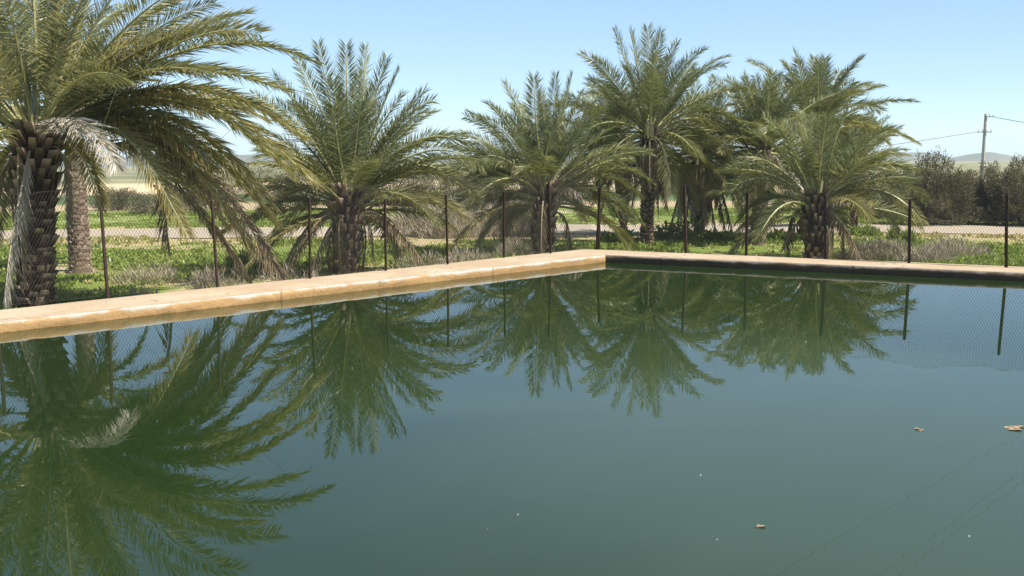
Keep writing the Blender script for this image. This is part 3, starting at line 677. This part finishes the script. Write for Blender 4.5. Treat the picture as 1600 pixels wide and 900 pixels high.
bush(640, 80, 7.0, 2.6, 'far hazy bush in the field between second and third palm', 17.3, 4000, 'shrub', 'shrub', None)
bush(1130, 85, 9.0, 3.0, 'far bush seen between hanging dead fronds and the grey trunk', 18.3, 4000, 'shrub', 'shrub', None)

for px, D, w, h, lab, sd_ in [(318, 74, 5, 2.4, 'far shrub seen through the drooping fronds of the largest palm', 51.), (400, 82, 7, 3.2, 'far dark shrub between the largest palm and the second palm', 53.), (470, 70, 4.5, 2.5, 'far shrub behind the left fronds of the second palm', 55.), (690, 66, 6, 2.6, 'far olive shrub in the gap right of the second palm', 57.), (760, 76, 6, 3.2, 'far shrub behind the small dark palm', 59.),
        (930, 78, 6, 3.0, 'far shrub between third palm and the tallest palm', 61.), (1045, 90, 7, 3.0, 'far shrub beyond the track right of the slim tall trunk', 63.), (1310, 60, 6, 2.6, 'shrub beyond the track behind the wide low right palm', 65.), (20, 80, 8, 3.0, 'far shrub at the left picture edge behind the largest trunk', 67.)]:
    bush(px, D, w, h, lab, sd_, 3600, 'shrub', 'shrub', 'shrubs far across the fields')

def dry(px, py, D, w, h, label, seed, n=1500, mat=M_DRY):
    c = at_d(px, py, D); c[2] = gz(c[0], c[1]) - 0.03
    b = MB(); twigs(b, c, w / 2, w / 2 * .7, h, n, 0.20, 0.010, 0.1, 0.9, seed, up=0.9)
    o = b.build('dry_shrub', mat, origin=c); tag(o, label, 'shrub', 'low dry shrubs behind the fence')
dry(1372, 400, 28.5, 2.3, .62, 'pinkish brown dry shrub left of the second fence post from right', 2.2, 3600)
dry(1445, 400, 27.5, 1.6, .50, 'small brown dry shrub right beside the second fence post from right', 3.2, 2200)
dry(1490, 395, 29.0, 2.3, .60, 'darkest brown dry shrub between the last two fence posts on right', 4.2, 3800)
dry(345, 430, 22.6, 1.7, .62, 'grey dry shrub behind the second fence post from left', 5.2, 1500)
dry(230, 430, 25.0, 2.0, .45, 'sparse grey dry shrub in weeds between the two leftmost posts', 6.2, 900)
dry(455, 430, 24.0, 1.6, .5, 'grey dry shrub left of the second palm trunk under dead fronds', 7.2, 700)
dry(660, 410, 27.0, 1.9, .45, 'grey dry shrub right of the second palm, before the fourth post', 8.2, 900)
dry(735, 400, 28.0, 2.0, .45, 'grey brown dry shrub midway between second and third palm', 9.2, 1000)
dry(805, 392, 30.0, 1.4, .55, 'dry shrub touching the left side of third palm trunk', 10.2, 1200)
dry(215, 455, 21.3, 1.1, .35, 'grey dead weed clump next to leftmost fence post', 11.2, 700)
for px, D, w, h, lab, sd_ in [(652, 39, 2.6, 1.3, 'tall straw coloured brush right of the second palm near the track', 71.), (715, 38, 3.0, 1.5, 'tall straw coloured brush under the small dark palm fronds', 73.), (795, 39, 2.6, 1.3, 'tall straw coloured brush left of the third palm', 75.)]:
    c = at_d(px, 340, D); c[2] = gz(c[0], c[1]) - .03
    b = MB(); twigs(b, c, w / 2, w / 2 * .5, h, 3600, .30, .018, .4, 1., sd_, up=1.2); o = b.build('dry_brush', M_DRY, origin=c); tag(o, lab, 'brush', 'straw coloured brush by the track')
c = at_d(1402, 395, 30.5); c[2] = gz(c[0], c[1]) - .03
b = MB(); twigs(b, c, .55, .5, .8, 1800, .2, .03, 0, .5, 21.0, up=.8); o = b.build('green_shrub', M_GRASS, origin=c); tag(o, 'dark green leafy shrub among dry shrubs by the second post from right', 'shrub')

for (px, py, D, w, h, lab, sd_) in [(968, 370, 34, 1.6, .55, 'low dark green leafy plant at foot of the thin half hidden palm', 31.), (1062, 368, 36, 2.2, .7, 'dark green leafy plant left of the trunk with the hanging dead fronds', 33.), (1128, 372, 35, 1.8, .45, 'green leafy plant right of the trunk with the hanging dead fronds', 35.),
        (1350, 352, 38, 1.8, .5, 'green leafy plant below the distant slim palm', 37.), (386, 395, 27, 1.2, .5, 'rounded dark green weed beside the second post from left', 39.), (640, 398, 30, 1.6, .4, 'leafy green weed right of the second palm trunk', 41.), (928, 385, 29, 1.5, .4, 'leafy green weed behind the corner fence post', 43.), (1215, 372, 36, 1.8, .4, 'leafy green weed right of the grey trunk dappled white', 45.)]:
    c = at_d(px, py, D); c[2] = gz(c[0], c[1]) - .03
    b = MB(); twigs(b, c, w / 2, w / 2 * .8, h, 1500, .11, .06, 0, .45, sd_, up=.6); o = b.build('leafy_weed', M_GRASS, origin=c); tag(o, lab, 'weed', 'leafy weeds under the palms')

# weeds and grass: nobody could count them
N = 0; b = MB(); Ps = []; Ts = []; Hs = []
fence_side = lambda x, y: min(np.dot(np.array([x, y]) - EC, -nL) - wL, 99) if True else 0
tries = 0
while N < 52000 and tries < 600000:
    tries += 1
    D = 17 + 47 * rng.random() ** 1.35; x = (rng.uniform(-120, 1720) - 800) / FPX * D; y = D
    q = np.array([x, y]) - EC
    if np.dot(q, -nL) < wL + 0.05 and np.dot(q, -nR) < wR + 0.05: continue
    yc = 43.0 - 0.035 * x
    if abs(y - yc) < 3.5: continue
    g = 0.5 + 0.5 * mnoise.noise(Vector((x * 0.22, y * 0.22, 2))) + 0.32 * mnoise.noise(Vector((x * 0.8, y * 0.8, 7)))
    drystrip = 36.5 < y < 40
    if rng.random() > min(1, max(0.02, (g - 0.36) * 2.9)): continue
    if drystrip and rng.random() < 0.5: continue
    tone = 0.15 + 0.35 * rng.random() + (0.45 if drystrip else 0) + (0.45 if g < 0.42 else 0) + (0.3 * max(0, mnoise.noise(Vector((x * .5, y * .5, 20)))))
    Ps.append((x, y, gz(x, y) - 0.02)); Ts.append(min(tone, 1)); Hs.append((0.10 + 0.22 * max(0, g - 0.35)) * rng.uniform(0.5, 1.3) * (1 if y < 41 else 0.7)); N += 1
P = np.array(Ps); T = np.array(Ts); Hh = np.array(Hs); m = len(P)
for k in range(4):
    an = rng.uniform(0, 2 * math.pi, m); ln = rng.uniform(0.2, 1.1, m)
    d = np.stack([np.cos(an) * ln, np.sin(an) * ln, np.ones(m)], -1); d = nrm(d); W = nrm(np.cross(d, rng.normal(size=(m, 3))))
    o = P + np.stack([rng.normal(0, .06, m), rng.normal(0, .06, m), np.zeros(m)], -1)
    w = rng.uniform(0.02, 0.055, m)[:, None]; h = Hh[:, None]
    V = np.stack([o, o + d * h * .55 - W * w, o + d * h, o + d * h * .55 + W * w], 1).reshape(-1, 3); i = np.arange(m) * 4
    tone = np.stack([T, rng.random(m), (rng.random(m) < (0.006 if k == 0 else 0)) * 1.0], -1)
    b.add(V, None, np.stack([i, i + 1, i + 2, i + 3], -1), np.repeat(tone, 4, 0))
o = b.build('grass', M_GRASS); tag(o, 'green weeds and dry grass covering the ground behind the fence', None, None, 'stuff')

# ------------------------------------------------------------------ utility pole and wires
Dp = 95.0
tp = at_d(1540.5, 178, Dp); bp = at_d(1534.5, 275, Dp)
dirp = (bp - tp) / (tp[2] - bp[2]); zb = gz(bp[0], bp[1]) - 0.4; bp = tp + dirp * (tp[2] - zb)
pole = empty('utility_pole', bp); tag(pole, 'weathered grey concrete utility pole rising behind the bushes on right', 'utility pole')
b = MB(); tt = np.linspace(0, 1, 8)[:, None]; b.tube(bp + (tp - bp) * tt, np.linspace(0.19, 0.125, 8), 8); b.build('shaft', M_POLE, pole)
def arm(px0, px1, py, n):
    a, c = at_d(px0, py, Dp - 0.2), at_d(px1, py, Dp - 0.2)
    b = MB(); b.box((a + c) / 2, (np.linalg.norm(c - a), 0.055, 0.055)); o = b.build('crossarm', M_CABLE, pole)
    for k in range(n):
        p = a + (c - a) * (0.08 + 0.84 * k / (n - 1)); b = MB()
        b.tube([p + np.array([0, 0, .03]), p + np.array([0, 0, .12]), p + np.array([0, 0, .16]), p + np.array([0, 0, .24])], [0.02, 0.045, 0.03, 0.02], 6)
        bb = b.build('insulator', M_POLE, pole)
arm(1539, 1553, 182.5, 3)
arm(1527, 1550, 206.5, 4)
def wire(name, P, Q, sag, r, label, group=None):
    t_ = np.linspace(0, 1, 40)[:, None]; C = P + (Q - P) * t_; C[:, 2] -= sag * 4 * (t_ * (1 - t_))[:, 0]
    b = MB(); b.tube(C, r, 4); o = b.build(name, M_CABLE, origin=C[0]); tag(o, label, 'wire', group)
wire('overhead_wire', at_d(1527, 206, Dp), at_d(1000, 268, Dp + 6), .35, .018, 'thin wire running left from the lower crossarm to behind the palms')
wire('overhead_wire', at_d(1550, 182, Dp), at_d(1900, 196, Dp - 25), .6, .022, 'thin wire running right from the top of the utility pole')
# wires high overhead, seen only mirrored in the water
for (x0, y0, x1, y1), lab in zip([(1600, 681, 1335, 832), (1600, 741, 1385, 897), (1600, 757, 1415, 897)], ('upper', 'middle', 'lower')):
    H = 9.0; pts = []
    for (x, y) in ((x0, y0), (x1, y1)):
        d = ray(x, y); hit = CAM + d * (-CH / d[2]); r = d.copy(); r[2] = -r[2]; pts.append(hit + r * (H / r[2]))
    u = pts[1] - pts[0]; a, c = pts[0] - u * 1.2, pts[1] + u * 0.8
    wire('overhead_wire', a, c, 0.15, .0065, f'overhead wire mirrored in lower right water, {lab} of three reflections', 'wires mirrored in the water')

# ------------------------------------------------------------------ floating bits
def leaf_bit(px, py, w, h, seed, label, mat=M_DEBRIS, name='floating_leaf', cat='leaf', n=5):
    c = on_z(px, py, 0.002); b = MB(); w *= .8; h *= .9
    for k in range(n):
        an = seed + k * 1.3 + rng.normal(0, .3); o = c + np.array([rng.normal(0, w * .22), rng.normal(0, h * .25), 0.001 * k])
        d = np.array([math.cos(an * .4), math.sin(an * .4) * .6, 0]); s = np.array([-d[1], d[0], 0]); l = w * rng.uniform(.25, .5); ww = h * rng.uniform(.15, .3)
        V = [o - d * l, o - d * l * .3 - s * ww + (0, 0, .002), o + d * l * .4 - s * ww * .7 + (0, 0, .0015), o + d * l + (0, 0, .0015), o + d * l * .3 + s * ww * .8 + (0, 0, .0015), o - d * l * .4 + s * ww + (0, 0, .008), o + (0, 0, .002)]
        b.add(V, [(q, (q + 1) % 6, 6) for q in range(6)])
    o = b.build(name, mat, origin=c); tag(o, label, cat)
leaf_bit(1438, 672, .085, .12, 1, 'curled brown leaf clump floating below the right fence reflection')
leaf_bit(1584, 668, .20, .16, 2, 'long brown leaf clump floating at the right picture edge', n=8)
leaf_bit(1186, 822, .075, .08, 3, 'forked tan leaf floating in the lower right water')
leaf_bit(762, 827, .045, .035, 4, 'single small tan leaf floating at lower centre', n=1)
for k, (x, y, lab) in enumerate([(1095, 743, 'white petal floating alone in mid water right of centre'), (1515, 838, 'bright white petal floating between wire reflections at lower right'), (809, 804, 'tiny pale petal floating just above the single small tan leaf'), (1120, 843, 'tiny pale petal floating left below the forked tan leaf')]):
    leaf_bit(x, y, .016, .02, k, lab, M_PETAL, 'floating_petal', 'petal', 1)

# ------------------------------------------------------------------ air
b = MB(); b.box((0, 0, -35), (4600, 4600, 94)); hz = b.build('haze', M_SOIL); tag(hz, kind='stuff')
hm = bpy.data.materials.new('dusty_air'); hm.use_nodes = True; hm.node_tree.nodes.clear()
vo = hm.node_tree.nodes.new('ShaderNodeOutputMaterial'); pv = hm.node_tree.nodes.new('ShaderNodeVolumePrincipled')
pv.inputs['Color'].default_value = (0.80, 0.90, 1.0, 1); pv.inputs['Density'].default_value = 0.00032; pv.inputs['Anisotropy'].default_value = 0.2
hm.node_tree.links.new(pv.outputs[0], vo.inputs['Volume']); hz.data.materials.clear(); hz.data.materials.append(hm)
scene.cycles.volume_bounces = 1
